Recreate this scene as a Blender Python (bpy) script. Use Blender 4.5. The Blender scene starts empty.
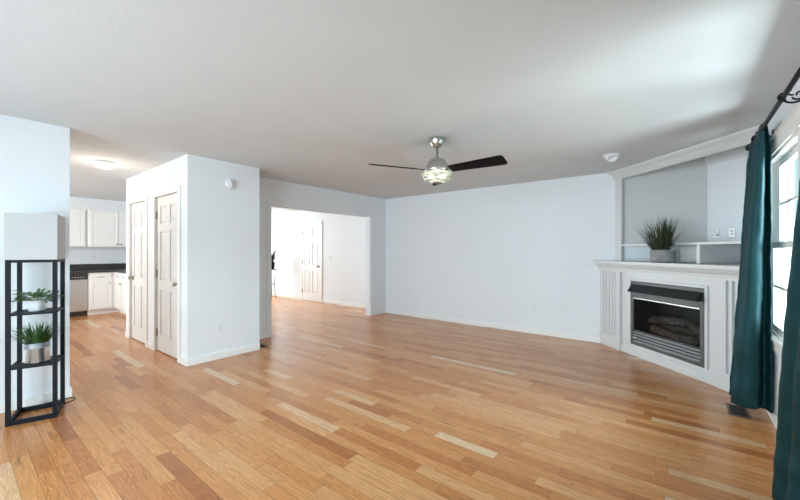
import bpy, bmesh, math, random
from mathutils import Vector, Matrix, noise as mnoise
random.seed(7)
PI = math.pi
scene = bpy.context.scene
COL = scene.collection

# ------------------------------------------------------------------ camera
cam_d = bpy.data.cameras.new('camera'); cam = bpy.data.objects.new('camera', cam_d); COL.objects.link(cam)
cam_d.sensor_width = 36.0; cam_d.lens = 355.0 / 800.0 * 36.0; cam_d.shift_y = 1.3 / 800.0
cam_d.clip_start = 0.02; cam_d.clip_end = 200
cam.location = (0, 0, 1.322); cam.rotation_euler = (PI / 2, 0, math.radians(38.3))
scene.camera = cam

# ------------------------------------------------------------------ world, lights, exposure
scene.view_settings.view_transform = 'Standard'; scene.view_settings.look = 'None'
scene.view_settings.gamma = 1.0; scene.view_settings.use_curve_mapping = False
scene.view_settings.exposure = 1.0
scene.cycles.use_denoising = True
scene.cycles.max_bounces = 12; scene.cycles.diffuse_bounces = 7; scene.cycles.transparent_max_bounces = 16
scene.cycles.sample_clamp_indirect = 6.0
scene.cycles.caustics_reflective = False; scene.cycles.caustics_refractive = False

w = bpy.data.worlds.new('world'); scene.world = w; w.use_nodes = True
bg = w.node_tree.nodes['Background']; bg.inputs[0].default_value = (0.60, 0.93, 1.0, 1); bg.inputs[1].default_value = 0.56


def area(name, loc, aim, sx, sy, power, color, spread=180):
    l = bpy.data.lights.new(name, 'AREA'); l.shape = 'RECTANGLE'; l.size = sx; l.size_y = sy
    l.energy = power; l.color = color; l.spread = math.radians(spread)
    o = bpy.data.objects.new(name, l); COL.objects.link(o); o.location = loc
    o.rotation_euler = (Vector(aim) - Vector(loc)).to_track_quat('-Z', 'Y').to_euler()
    return o


# daylight arriving at each window of the house
area('rear_window_daylight', (-1.9, -2.35, 1.10), (-2.4, 3, 0.5), 3.2, 1.9, 110, (0.81, 0.90, 1.0), 130)
area('side_window_daylight', (2.7, 4.3, 2.2), (-2.5, 2.6, 0.7), 1.8, 2.0, 95, (0.76, 0.90, 1.0), 120)
area('sunlit_ground_bounce', (1.75, 2.9, 0.15), (0.0, 2.5, 2.44), 1.4, 1.2, 74, (0.94, 0.97, 0.97))
area('dining_window_daylight', (-11.3, 4.5, 1.5), (-6, 5.0, 1.0), 1.7, 1.6, 118, (0.98, 0.98, 1.0), 120)
area('kitchen_window_daylight', (-7.4, -2.3, 1.5), (-8.9, 2.6, 1.6), 2.0, 1.3, 92, (0.98, 0.98, 1.0), 140)

# ------------------------------------------------------------------ materials


def lin(r, g, b):
    f = lambda c: (c / 255 / 12.92) if c / 255 <= 0.04045 else ((c / 255 + 0.055) / 1.055) ** 2.4
    return (f(r), f(g), f(b), 1)


def mat(name, col, rough=0.5, metal=0.0, var=0.04, nscale=8.0, bump=0.0, bscale=60.0, spec=0.5, coat=0.0, trans=0.0, emit=0.0):
    m = bpy.data.materials.new(name); m.use_nodes = True
    nt = m.node_tree; n = nt.nodes; L = nt.links
    b = n['Principled BSDF']
    tc = n.new('ShaderNodeTexCoord'); nz = n.new('ShaderNodeTexNoise'); nz.inputs['Scale'].default_value = nscale
    nz.inputs['Detail'].default_value = 3
    L.new(tc.outputs['Object'], nz.inputs['Vector'])
    r = n.new('ShaderNodeValToRGB')
    c = Vector(col[:3])
    r.color_ramp.elements[0].position = 0.3; r.color_ramp.elements[1].position = 0.7
    r.color_ramp.elements[0].color = (*(c * (1 - var)), 1)
    r.color_ramp.elements[1].color = (*[min(1, x * (1 + var)) for x in c], 1)
    L.new(nz.outputs['Fac'], r.inputs['Fac']); L.new(r.outputs['Color'], b.inputs['Base Color'])
    b.inputs['Roughness'].default_value = rough; b.inputs['Metallic'].default_value = metal
    b.inputs['Specular IOR Level'].default_value = spec
    b.inputs['Coat Weight'].default_value = coat
    b.inputs['Transmission Weight'].default_value = trans
    if emit:
        b.inputs['Emission Color'].default_value = col; b.inputs['Emission Strength'].default_value = emit
    if bump:
        n2 = n.new('ShaderNodeTexNoise'); n2.inputs['Scale'].default_value = bscale; n2.inputs['Detail'].default_value = 4
        L.new(tc.outputs['Object'], n2.inputs['Vector'])
        bp = n.new('ShaderNodeBump'); bp.inputs['Strength'].default_value = bump; bp.inputs['Distance'].default_value = 0.01
        L.new(n2.outputs['Fac'], bp.inputs['Height']); L.new(bp.outputs['Normal'], b.inputs['Normal'])
    return m


def glass_mat(name, tint, gloss=0.08, k=0.5):
    m = bpy.data.materials.new(name); m.use_nodes = True
    nt = m.node_tree; n = nt.nodes; L = nt.links; n.remove(n['Principled BSDF'])
    t = n.new('ShaderNodeBsdfTransparent'); t.inputs[0].default_value = tint
    g = n.new('ShaderNodeBsdfGlossy'); g.inputs['Roughness'].default_value = 0.03
    fr = n.new('ShaderNodeLayerWeight'); fr.inputs[0].default_value = 0.2
    mu = n.new('ShaderNodeMath'); mu.operation = 'MULTIPLY_ADD'; mu.inputs[1].default_value = k; mu.inputs[2].default_value = gloss * 0.4
    L.new(fr.outputs['Fresnel'], mu.inputs[0])
    mx = n.new('ShaderNodeMixShader'); L.new(mu.outputs[0], mx.inputs[0]); L.new(t.outputs[0], mx.inputs[1]); L.new(g.outputs[0], mx.inputs[2])
    L.new(mx.outputs[0], n['Material Output'].inputs[0])
    return m


def wood_floor():
    m = bpy.data.materials.new('oak_strip_floor'); m.use_nodes = True
    nt = m.node_tree; n = nt.nodes; L = nt.links; b = n['Principled BSDF']

    def math_(op, a, b_=None, c_=None):
        k = n.new('ShaderNodeMath'); k.operation = op
        for i, v in enumerate((a, b_, c_)):
            if v is None: continue
            if hasattr(v, 'links'): L.new(v, k.inputs[i])
            else: k.inputs[i].default_value = v
        return k.outputs[0]

    def comb(x, y, z):
        k = n.new('ShaderNodeCombineXYZ')
        for i, v in enumerate((x, y, z)):
            if hasattr(v, 'links'): L.new(v, k.inputs[i])
            else: k.inputs[i].default_value = v
        return k.outputs[0]
    tc = n.new('ShaderNodeTexCoord'); sp = n.new('ShaderNodeSeparateXYZ'); L.new(tc.outputs['Object'], sp.inputs[0])
    X, Y = sp.outputs[0], sp.outputs[1]
    W = 0.083
    yr = math_('DIVIDE', math_('ADD', Y, 20.0), W)
    row = math_('FLOOR', yr)
    wn = n.new('ShaderNodeTexWhiteNoise'); wn.noise_dimensions = '1D'; L.new(row, wn.inputs['W'])
    wn2 = n.new('ShaderNodeTexWhiteNoise'); wn2.noise_dimensions = '1D'; L.new(math_('ADD', row, 311.7), wn2.inputs['W'])
    Lr = math_('MULTIPLY_ADD', wn2.outputs[0], 0.65, 0.45)
    xr = math_('ADD', math_('DIVIDE', math_('ADD', X, 40.0), Lr), math_('MULTIPLY', wn.outputs[0], 17.0))
    colu = math_('FLOOR', xr)
    pid = comb(row, colu, 0.0)
    wp = n.new('ShaderNodeTexWhiteNoise'); wp.noise_dimensions = '3D'; L.new(pid, wp.inputs['Vector'])
    ramp = n.new('ShaderNodeValToRGB'); e = ramp.color_ramp.elements
    stops = [(0.0, (166, 100, 54)), (0.05, (194, 124, 70)), (0.25, (208, 139, 80)), (0.5, (214, 147, 88)), (0.75, (219, 154, 95)), (0.96, (226, 168, 112)), (1.0, (232, 200, 164))]
    e[0].position, e[0].color = 0.0, lin(*stops[0][1]); e[1].position, e[1].color = 1.0, lin(*stops[-1][1])
    for p, c in stops[1:-1]:
        q = e.new(p); q.color = lin(*c)
    L.new(wp.outputs['Value'], ramp.inputs[0])
    # grain: cathedral rings stretched along the board, offset for every board
    sepc = n.new('ShaderNodeSeparateColor'); L.new(wp.outputs['Color'], sepc.inputs[0])
    gx = math_('ADD', math_('MULTIPLY', X, 1.3), math_('MULTIPLY', sepc.outputs[1], 53.0))
    gy = math_('ADD', math_('MULTIPLY', Y, 17.0), math_('MULTIPLY', sepc.outputs[2], 71.0))
    gv = comb(gx, gy, 0.0)
    n1 = n.new('ShaderNodeTexNoise'); n1.inputs['Scale'].default_value = 1.4; n1.inputs['Detail'].default_value = 2; n1.inputs['Roughness'].default_value = 0.4
    L.new(gv, n1.inputs['Vector'])
    rings = math_('FRACT', math_('MULTIPLY', n1.outputs['Fac'], 13.0))
    rings = math_('ABSOLUTE', math_('SUBTRACT', rings, 0.5))
    n3 = n.new('ShaderNodeTexNoise'); n3.inputs['Scale'].default_value = 1.0; n3.inputs['Detail'].default_value = 5; n3.inputs['Roughness'].default_value = 0.65
    L.new(comb(math_('MULTIPLY', gx, 3.0), math_('MULTIPLY', gy, 6.0), 0.0), n3.inputs['Vector'])
    g = math_('ADD', math_('MULTIPLY', rings, 0.32), math_('MULTIPLY', n3.outputs['Fac'], 0.46))
    gm = n.new('ShaderNodeMapRange'); gm.inputs[1].default_value = 0.16; gm.inputs[2].default_value = 0.46; gm.inputs[3].default_value = 0.58; gm.inputs[4].default_value = 1.06
    L.new(g, gm.inputs[0])
    mulc = n.new('ShaderNodeVectorMath'); mulc.operation = 'SCALE'; L.new(ramp.outputs[0], mulc.inputs[0]); L.new(gm.outputs[0], mulc.inputs[3])
    # dark mineral streaks in a few boards
    n4 = n.new('ShaderNodeTexNoise'); n4.inputs['Scale'].default_value = 1.0; n4.inputs['Detail'].default_value = 3
    L.new(comb(math_('MULTIPLY', gx, 2.2), math_('MULTIPLY', gy, 1.6), 3.0), n4.inputs['Vector'])
    st = n.new('ShaderNodeMapRange'); st.inputs[1].default_value = 0.66; st.inputs[2].default_value = 0.74; L.new(n4.outputs['Fac'], st.inputs[0])
    mxs = n.new('ShaderNodeMix'); mxs.data_type = 'RGBA'; L.new(math_('MULTIPLY', st.outputs[0], 0.6), mxs.inputs[0])
    L.new(mulc.outputs[0], mxs.inputs[6]); mxs.inputs[7].default_value = lin(96, 66, 42)
    # seams
    fy = math_('FRACT', yr); sy = math_('MINIMUM', fy, math_('SUBTRACT', 1.0, fy))
    fx = math_('FRACT', xr); sx = math_('MULTIPLY', math_('MINIMUM', fx, math_('SUBTRACT', 1.0, fx)), Lr)
    sm = math_('MINIMUM', math_('MULTIPLY', sy, W), sx)
    seam = n.new('ShaderNodeMapRange'); seam.inputs[1].default_value = 0.0008; seam.inputs[2].default_value = 0.0022; seam.inputs[3].default_value = 0.5; seam.inputs[4].default_value = 0.0
    L.new(sm, seam.inputs[0])
    mx = n.new('ShaderNodeMix'); mx.data_type = 'RGBA'; L.new(seam.outputs[0], mx.inputs[0]); L.new(mxs.outputs[2], mx.inputs[6]); mx.inputs[7].default_value = lin(84, 50, 28)
    L.new(mx.outputs[2], b.inputs['Base Color'])
    ro = n.new('ShaderNodeMapRange'); ro.inputs[3].default_value = 0.20; ro.inputs[4].default_value = 0.31; L.new(n3.outputs['Fac'], ro.inputs[0])
    L.new(ro.outputs[0], b.inputs['Roughness'])
    b.inputs['Specular IOR Level'].default_value = 0.5
    bp = n.new('ShaderNodeBump'); bp.inputs['Strength'].default_value = 0.12; bp.inputs['Distance'].default_value = 0.002
    L.new(math_('SUBTRACT', g, seam.outputs[0]), bp.inputs['Height']); L.new(bp.outputs['Normal'], b.inputs['Normal'])
    return m




def bowl_mat():
    m = bpy.data.materials.new('fan_bowl_glass'); m.use_nodes = True
    nt = m.node_tree; n = nt.nodes; L = nt.links; n.remove(n['Principled BSDF'])
    t = n.new('ShaderNodeBsdfTransparent'); t.inputs[0].default_value = (0.95, 0.99, 0.94, 1)
    g = n.new('ShaderNodeBsdfGlossy'); g.inputs['Roughness'].default_value = 0.22
    d = n.new('ShaderNodeBsdfTranslucent'); d.inputs[0].default_value = (0.85, 0.92, 0.82, 1)
    a = n.new('ShaderNodeMixShader'); a.inputs[0].default_value = 0.45
    L.new(t.outputs[0], a.inputs[1]); L.new(d.outputs[0], a.inputs[2])
    fr = n.new('ShaderNodeLayerWeight'); fr.inputs[0].default_value = 0.22
    mx = n.new('ShaderNodeMixShader'); L.new(fr.outputs['Fresnel'], mx.inputs[0]); L.new(a.outputs[0], mx.inputs[1]); L.new(g.outputs[0], mx.inputs[2])
    L.new(mx.outputs[0], n['Material Output'].inputs[0])
    return m


M = {}
M['floor'] = wood_floor()
M['wall'] = mat('wall_paint', (0.77, 0.80, 0.825, 1), 0.75, var=0.01, nscale=1.5, bump=0.05, bscale=220)
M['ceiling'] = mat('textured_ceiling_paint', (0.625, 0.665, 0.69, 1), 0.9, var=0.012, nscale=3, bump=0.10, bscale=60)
M['niche_grey'] = mat('grey_niche_panel', (0.59, 0.595, 0.585, 1), 0.7, var=0.01)  # even grey, darker than the wall colour, for the niche's left side
M['trim'] = mat('white_trim_paint', (0.83, 0.83, 0.81, 1), 0.38, var=0.01)
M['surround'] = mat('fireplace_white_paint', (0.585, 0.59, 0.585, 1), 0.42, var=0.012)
M['door'] = mat('door_white_paint', (0.72, 0.715, 0.70, 1), 0.4, var=0.01)
M['cab'] = mat('cabinet_white_paint', (0.86, 0.855, 0.84, 1), 0.35, var=0.01)
M['counter'] = mat('dark_laminate', (0.035, 0.034, 0.035, 1), 0.35, var=0.5, nscale=60)
M['steel'] = mat('stainless_steel', (0.62, 0.62, 0.61, 1), 0.34, 0.85, var=0.04, nscale=20)
M['nickel'] = mat('brushed_nickel', (0.56, 0.54, 0.51, 1), 0.28, 1.0, var=0.05, nscale=30)
M['hinge'] = mat('hinge_bronze', (0.32, 0.27, 0.19, 1), 0.4, 0.8)
M['brass'] = mat('satin_nickel_knob', (0.45, 0.40, 0.33, 1), 0.3, 1.0)
M['black'] = mat('black_painted_wood', (0.008, 0.010, 0.014, 1), 0.5, var=0.15, nscale=30, spec=0.15)
M['blade'] = mat('black_fan_blade', (0.005, 0.005, 0.006, 1), 0.5, var=0.3, nscale=20, spec=0.08)
M['rod'] = mat('black_iron', (0.009, 0.009, 0.010, 1), 0.42, spec=0.2)
M['shade'] = mat('linen_lamp_shade', (0.44, 0.44, 0.435, 1), 0.85, var=0.02, nscale=120)
M['white_pot'] = mat('white_ceramic', (0.80, 0.82, 0.84, 1), 0.35)
M['silver_pot'] = mat('silver_mercury_pot', (0.78, 0.76, 0.74, 1), 0.16, 0.95, var=0.06, nscale=18)
M['pot_rim'] = mat('grey_pot_rim', (0.30, 0.32, 0.34, 1), 0.5, 0.3)
M['grey_pot'] = mat('grey_concrete_pot', (0.24, 0.245, 0.25, 1), 0.85, var=0.22, nscale=14, bump=0.3, bscale=60)
M['grass'] = mat('grass_leaf', (0.030, 0.050, 0.022, 1), 0.5, var=0.6, nscale=14)
M['grass2'] = mat('bright_grass_leaf', (0.045, 0.12, 0.03, 1), 0.45, var=0.6, nscale=16)
M['fern'] = mat('fern_leaf', (0.05, 0.14, 0.03, 1), 0.5, var=0.55, nscale=25)
M['darkleaf'] = mat('dark_leaf', (0.02, 0.035, 0.02, 1), 0.5, var=0.5, nscale=20)
M['soil'] = mat('potting_soil', (0.03, 0.022, 0.015, 1), 0.95, var=0.4, nscale=60)
M['insert'] = mat('grey_firebox_steel', (0.060, 0.061, 0.061, 1), 0.42, 0.35, var=0.06)
M['hood'] = mat('charcoal_hood_steel', (0.018, 0.018, 0.019, 1), 0.55, 0.0, var=0.1, spec=0.2)
M['firebox'] = mat('black_firebox', (0.010, 0.010, 0.010, 1), 0.8, var=0.4, nscale=12)
M['log'] = mat('ceramic_log', (0.11, 0.086, 0.07, 1), 0.95, var=0.75, nscale=22, bump=0.9, bscale=30)
M['chrome'] = mat('polished_strip', (0.7, 0.7, 0.69, 1), 0.25, 0.9)
M['tag'] = mat('pale_metal_tag', (0.75, 0.72, 0.68, 1), 0.35, 0.4)
M['plastic'] = mat('white_plastic', (0.76, 0.78, 0.80, 1), 0.65, var=0.01)
M['grey_plate'] = mat('grey_metal_plate', (0.42, 0.42, 0.41, 1), 0.35, 0.3)
M['dark_plastic'] = mat('dark_slot', (0.03, 0.03, 0.03, 1), 0.5)
M['register'] = mat('brown_metal_register', (0.030, 0.024, 0.020, 1), 0.5, 0.2, var=0.2)
M['register_rim'] = mat('bronze_register_rim', (0.13, 0.10, 0.075, 1), 0.5, 0.3)
M['cord'] = mat('black_cord', (0.01, 0.01, 0.01, 1), 0.5)
M['ground'] = mat('outdoor_paving', (0.45, 0.47, 0.46, 1), 0.9, var=0.12, nscale=2)
M['glass'] = glass_mat('window_glass', (0.93, 0.98, 0.985, 1), 0.03, 0.15)
M['fireglass'] = glass_mat('fireplace_glass', (0.75, 0.75, 0.75, 1), 0.0, 0.12)
M['bowl'] = bowl_mat()
M['dome'] = mat('glowing_dome', (1.0, 0.92, 0.80, 1), 0.4, var=0.0, emit=2.2)
M['bulb'] = mat('glowing_bulb', (1.0, 0.96, 0.86, 1), 0.4, var=0.0, emit=1.5)


def curtain_mat():
    m = bpy.data.materials.new('dark_teal_satin'); m.use_nodes = True
    nt = m.node_tree; n = nt.nodes; L = nt.links; b = n['Principled BSDF']
    b.inputs['Base Color'].default_value = (0.0025, 0.022, 0.024, 1); b.inputs['Roughness'].default_value = 0.55
    b.inputs['Specular IOR Level'].default_value = 0.6; b.inputs['Specular Tint'].default_value = (0.4, 0.85, 1.0, 1)
    tc = n.new('ShaderNodeTexCoord'); nz = n.new('ShaderNodeTexNoise'); nz.inputs['Scale'].default_value = 9; nz.inputs['Detail'].default_value = 4
    mp = n.new('ShaderNodeMapping'); mp.inputs['Scale'].default_value = (0.6, 0.6, 1.6); L.new(tc.outputs['Object'], mp.inputs[0]); L.new(mp.outputs[0], nz.inputs['Vector'])
    bp = n.new('ShaderNodeBump'); bp.inputs['Strength'].default_value = 0.25; bp.inputs['Distance'].default_value = 0.02
    L.new(nz.outputs['Fac'], bp.inputs['Height']); L.new(bp.outputs['Normal'], b.inputs['Normal'])
    t = n.new('ShaderNodeBsdfTranslucent'); t.inputs[0].default_value = (0.01, 0.10, 0.10, 1)
    mx = n.new('ShaderNodeMixShader'); mx.inputs[0].default_value = 0.12
    L.new(b.outputs[0], mx.inputs[1]); L.new(t.outputs[0], mx.inputs[2]); L.new(mx.outputs[0], n['Material Output'].inputs[0])
    return m


M['curtain'] = curtain_mat()

# ------------------------------------------------------------------ mesh helpers
WM = {}                                   # world matrices of the things' empties
DIAG = Matrix.Rotation(-PI / 4, 4, 'Z')   # frame of the corner fireplace: x along its face, y into the corner


class MB:
    def __init__(s): s.v = []; s.f = []; s.sm = []

    def add(s, vs, fs, smooth=False):
        k = len(s.v); s.v += [Vector(v) for v in vs]; s.f += [tuple(i + k for i in f) for f in fs]; s.sm += [smooth] * len(fs); return s

    def box(s, x0, x1, y0, y1, z0, z1):
        x0, x1 = sorted((x0, x1)); y0, y1 = sorted((y0, y1)); z0, z1 = sorted((z0, z1))
        return s.add([(x0, y0, z0), (x1, y0, z0), (x1, y1, z0), (x0, y1, z0), (x0, y0, z1), (x1, y0, z1), (x1, y1, z1), (x0, y1, z1)],
                     [(3, 2, 1, 0), (4, 5, 6, 7), (0, 1, 5, 4), (1, 2, 6, 5), (2, 3, 7, 6), (3, 0, 4, 7)])

    def hexa(s, a, b):                     # two quads, bottom a and top b (ccw seen from b's side)
        return s.add(list(a) + list(b), [(3, 2, 1, 0), (4, 5, 6, 7), (0, 1, 5, 4), (1, 2, 6, 5), (2, 3, 7, 6), (3, 0, 4, 7)])

    def prism(s, poly, z0, z1):
        n = len(poly)
        return s.add([(x, y, z0) for x, y in poly] + [(x, y, z1) for x, y in poly],
                     [tuple(reversed(range(n))), tuple(range(n, 2 * n))] + [(i, (i + 1) % n, n + (i + 1) % n, n + i) for i in range(n)])

    def loft(s, rings, cap=True, closed=True, smooth=True):
        n = len(rings[0]); vs = [p for r in rings for p in r]; fs = []
        for j in range(len(rings) - 1):
            for i in range(n if closed else n - 1):
                i2 = (i + 1) % n
                fs.append((j * n + i, j * n + i2, (j + 1) * n + i2, (j + 1) * n + i))
        s.add(vs, fs, smooth)
        if cap:
            k = len(s.v) - len(vs)
            s.f.append(tuple(k + i for i in reversed(range(n)))); s.f.append(tuple(k + (len(rings) - 1) * n + i for i in range(n))); s.sm += [False, False]
        return s

    def lathe(s, prof, c=(0, 0, 0), n=32, cap=True, mtx=None):
        rings = []
        for r, z in prof:
            ring = [Vector((r * math.cos(2 * PI * i / n), r * math.sin(2 * PI * i / n), z)) for i in range(n)]
            if mtx: ring = [mtx @ p for p in ring]
            rings.append([p + Vector(c) for p in ring])
        return s.loft(rings, cap)

    def tube(s, pts, r, n=10, cap=True, taper=None):
        pts = [Vector(p) for p in pts]; rings = []
        up = Vector((0.12, 0.31, 1)).normalized(); prev = None
        for i, p in enumerate(pts):
            d = (pts[min(i + 1, len(pts) - 1)] - pts[max(i - 1, 0)]).normalized()
            if prev is None:
                a = d.cross(up if abs(d.dot(up)) < 0.95 else Vector((1, 0, 0))).normalized()
            else:
                a = (prev - d * prev.dot(d)).normalized()
            prev = a; b = d.cross(a)
            rr = r if taper is None else r * (1 + (taper - 1) * i / (len(pts) - 1))
            rings.append([p + a * rr * math.cos(2 * PI * k / n) + b * rr * math.sin(2 * PI * k / n) for k in range(n)])
        return s.loft(rings, cap)

    def sphere(s, c, r, n=20, m=12, sz=1.0):
        prof = [(max(1e-4, r * math.sin(PI * j / m)), -r * sz * math.cos(PI * j / m)) for j in range(m + 1)]
        return s.lathe(prof, c, n)

    def xf(s, m): s.v = [m @ v for v in s.v]; return s


def cube_iso(a): return a


def obj(name, mb, material, parent=None, bevel=0.0, seg=2, solid=0.0, origin=None):
    me = bpy.data.meshes.new(name)
    vs = mb.v
    if parent is not None:
        inv = WM[parent.name].inverted(); vs = [inv @ v for v in vs]; loc = None
    else:
        if origin is None:
            lo = Vector([min(v[i] for v in vs) for i in range(3)]); hi = Vector([max(v[i] for v in vs) for i in range(3)])
            origin = Vector(((lo.x + hi.x) / 2, (lo.y + hi.y) / 2, lo.z))
        vs = [v - Vector(origin) for v in vs]
    me.from_pydata([tuple(v) for v in vs], [], mb.f); me.update()
    bm = bmesh.new(); bm.from_mesh(me); bmesh.ops.recalc_face_normals(bm, faces=bm.faces); bm.to_mesh(me); bm.free()
    for p, sm in zip(me.polygons, mb.sm): p.use_smooth = sm
    mats = material if isinstance(material, list) else [material]
    for k in mats: me.materials.append(k)
    o = bpy.data.objects.new(name, me); COL.objects.link(o)
    if parent is not None:
        o.parent = parent; WM[o.name] = WM[parent.name].copy()
    else:
        o.location = origin; WM[o.name] = Matrix.Translation(origin)
    if bevel:
        b = o.modifiers.new('bevel', 'BEVEL'); b.width = bevel; b.segments = seg; b.limit_method = 'ANGLE'; b.angle_limit = math.radians(40)
        b.harden_normals = False
    if solid:
        b = o.modifiers.new('solid', 'SOLIDIFY'); b.thickness = solid; b.offset = 0
    return o


def tag(o, label=None, cat=None, group=None, kind=None):
    if label: o['label'] = label
    if cat: o['category'] = cat
    if group: o['group'] = group
    if kind: o['kind'] = kind
    return o


def thing(name, label, cat, loc=(0, 0, 0), rz=0.0, group=None, kind=None):
    o = bpy.data.objects.new(name, None); COL.objects.link(o); o.empty_display_size = 0.05
    o.location = loc; o.rotation_euler = (0, 0, rz)
    WM[o.name] = Matrix.Translation(loc) @ Matrix.Rotation(rz, 4, 'Z')
    return tag(o, label, cat, group, kind)


def struct(name, mb, material, parent=None, bevel=0.0):
    o = obj(name, mb, material, parent, bevel)
    if parent is None: o['kind'] = 'structure'
    return o


def copy_tree(src, loc, rz=0.0, label=None):
    kids = {}
    for o in bpy.data.objects:
        if o.parent: kids.setdefault(o.parent.name, []).append(o)

    def rec(o, par):
        c = o.copy(); COL.objects.link(c); c.parent = par
        WM[c.name] = Matrix.Translation(loc) @ Matrix.Rotation(rz, 4, 'Z')
        for k in kids.get(o.name, []): rec(k, c)
        return c
    c = rec(src, None); c.location = loc; c.rotation_euler = (0, 0, rz)
    if label: c['label'] = label
    return c


# ------------------------------------------------------------------ room shell
XW, YB, XL = 0.57, 5.80, -4.97            # window wall, back wall, wall with the opening
CORNER = [(-11.15, -2.15), (0.72, -2.15), (0.72, 6.10), (-11.15, 6.10)]
struct('floor', MB().prism(CORNER, -0.10, 0.0), M['floor'])
cut = 5.06
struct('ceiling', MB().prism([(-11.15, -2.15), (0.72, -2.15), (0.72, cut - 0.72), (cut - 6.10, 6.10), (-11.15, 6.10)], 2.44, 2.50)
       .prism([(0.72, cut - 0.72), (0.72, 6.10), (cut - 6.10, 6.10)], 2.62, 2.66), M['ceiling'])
struct('ground', MB().box(0.75, 14, -8, 16, -0.35, -0.25), M['ground'])

H = 2.44
struct('wall_back', MB().box(-5.09, 0.72, YB, 6.10, 0, 2.64), M['wall'])
struct('wall_dining', MB().box(-11.15, -5.09, 5.95, 6.10, 0, 2.46), M['wall'])
# window wall
wy0, wy1, wz0, wz1 = 2.22, 4.20, 0.68, 2.065
struct('wall_right', MB().box(XW, 0.72, -2.15, wy0, 0, H).box(XW, 0.72, wy1, YB, 0, 2.62).box(XW, 0.72, wy0, wy1, 0, wz0).box(XW, 0.72, wy0, wy1, wz1, H), M['wall'])
# wall with the wide opening
oy0, oy1, oz = 3.07, 5.32, 2.035
struct('wall_left', MB().box(-5.09, XL, 2.58, oy0, 0, H).box(-5.09, XL, oy1, YB, 0, H).box(-5.09, XL, oy0, oy1, oz, H), M['wall'])
# near wall, left of the kitchen passage
struct('wall_near', MB().box(-4.47, -4.35, -2.0, 0.67, 0, H), M['wall'])
# rear wall behind the camera, with a wide window, and the kitchen's window
struct('wall_rear', MB().box(-4.47, -3.55, -2.15, -2.0, 0, H).box(-0.3, XW, -2.15, -2.0, 0, H).box(-3.55, -0.3, -2.15, -2.0, 0, 0.15).box(-3.55, -0.3, -2.15, -2.0, 2.2, H)
       .box(-11.15, -8.4, -2.15, -2.0, 0, H).box(-6.0, -4.47, -2.15, -2.0, 0, H).box(-8.4, -6.0, -2.15, -2.0, 0, 0.8).box(-8.4, -6.0, -2.15, -2.0, 2.2, H), M['wall'])
# kitchen and dining outer walls
struct('wall_kitchen', MB().box(-10.30, -10.16, -2.0, 2.82, 0, H), M['wall'])
struct('wall_kitchen_end', MB().box(-10.30, -6.75, 2.82, 2.94, 0, H), M['wall'])
struct('wall_dining_side', MB().box(-11.0, -10.85, 2.94, 3.6, 0, H).box(-11.0, -10.85, 5.4, 5.95, 0, H).box(-11.0, -10.85, 3.6, 5.4, 0, 0.7).box(-11.0, -10.85, 3.6, 5.4, 2.2, H)
       .box(-11.0, -10.30, 2.80, 2.94, 0, H), M['wall'])
# pantry block with two doorways on its kitchen side
px0, px1, py0, py1 = -6.75, -4.45, 1.69, 2.58
D1 = (-6.55, -5.83); D2 = (-5.48, -4.70); DH = 2.04
pb = MB()
for a, b in ((px0, D1[0]), (D1[1], D2[0]), (D2[1], px1)): pb.box(a, b, py0, py0 + 0.11, 0, H)
for a, b in (D1, D2): pb.box(a, b, py0, py0 + 0.11, DH, H)
pb.box(px0, px1, py1 - 0.11, py1, 0, H).box(px0, px0 + 0.11, py0 + 0.11, py1 - 0.11, 0, H).box(px1 - 0.11, px1, py0 + 0.11, py1 - 0.11, 0, H)
pb.box(px0, px0 + 0.11, py1, 2.82, 0, H)
struct('wall_pantry', pb, M['wall'])

# baseboards


def base(name, segs):
    m = MB()
    for x0, x1, y0, y1 in segs:
        m.box(x0, x1, y0, y1, 0, 0.085)
    return struct(name, m, M['trim'], bevel=0.004)


T = 0.014
base('baseboard_back', [(XL, -0.90, YB - T, YB)])
base('baseboard_left', [(XL, XL + T, 2.58, oy0 - 0.07), (XL, XL + T, oy1 + 0.07, YB - T)])
base('baseboard_right', [(XW - T, XW, -2.0, 4.31)])
base('baseboard_near', [(-4.35, -4.35 + T, -2.0, 0.67 + T), (-4.47, -4.35, 0.67, 0.67 + T)])
base('baseboard_pantry', [(px1, px1 + T, py0 - T, py1), (D2[1] + 0.065, px1, py0 - T, py0), (D1[1] + 0.065, D2[0] - 0.065, py0 - T, py0), (px0, D1[0] - 0.065, py0 - T, py0), (px1, px1 + T, py1, py1)])
base('baseboard_dining', [(-10.85, -8.16, 5.95 - T, 5.95), (-7.24, -5.09, 5.95 - T, 5.95)])

# casing of the wide opening (living-room face and lining)
c = MB()
for f0, f1 in ((XL, XL + 0.012),):
    c.box(f0, f1, oy0 - 0.07, oy0 + 0.006, 0, oz + 0.07).box(f0, f1, oy1 - 0.006, oy1 + 0.07, 0, oz + 0.07).box(f0, f1, oy0 + 0.006, oy1 - 0.006, oz - 0.006, oz + 0.07)
c.box(-5.095, XL, oy0, oy0 + 0.012, 0, oz).box(-5.095, XL, oy1 - 0.012, oy1, 0, oz).box(-5.095, XL, oy0 + 0.012, oy1 - 0.012, oz - 0.012, oz)
struct('trim_1', c, M['wall'], bevel=0.003)

# ------------------------------------------------------------------ doors


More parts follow.
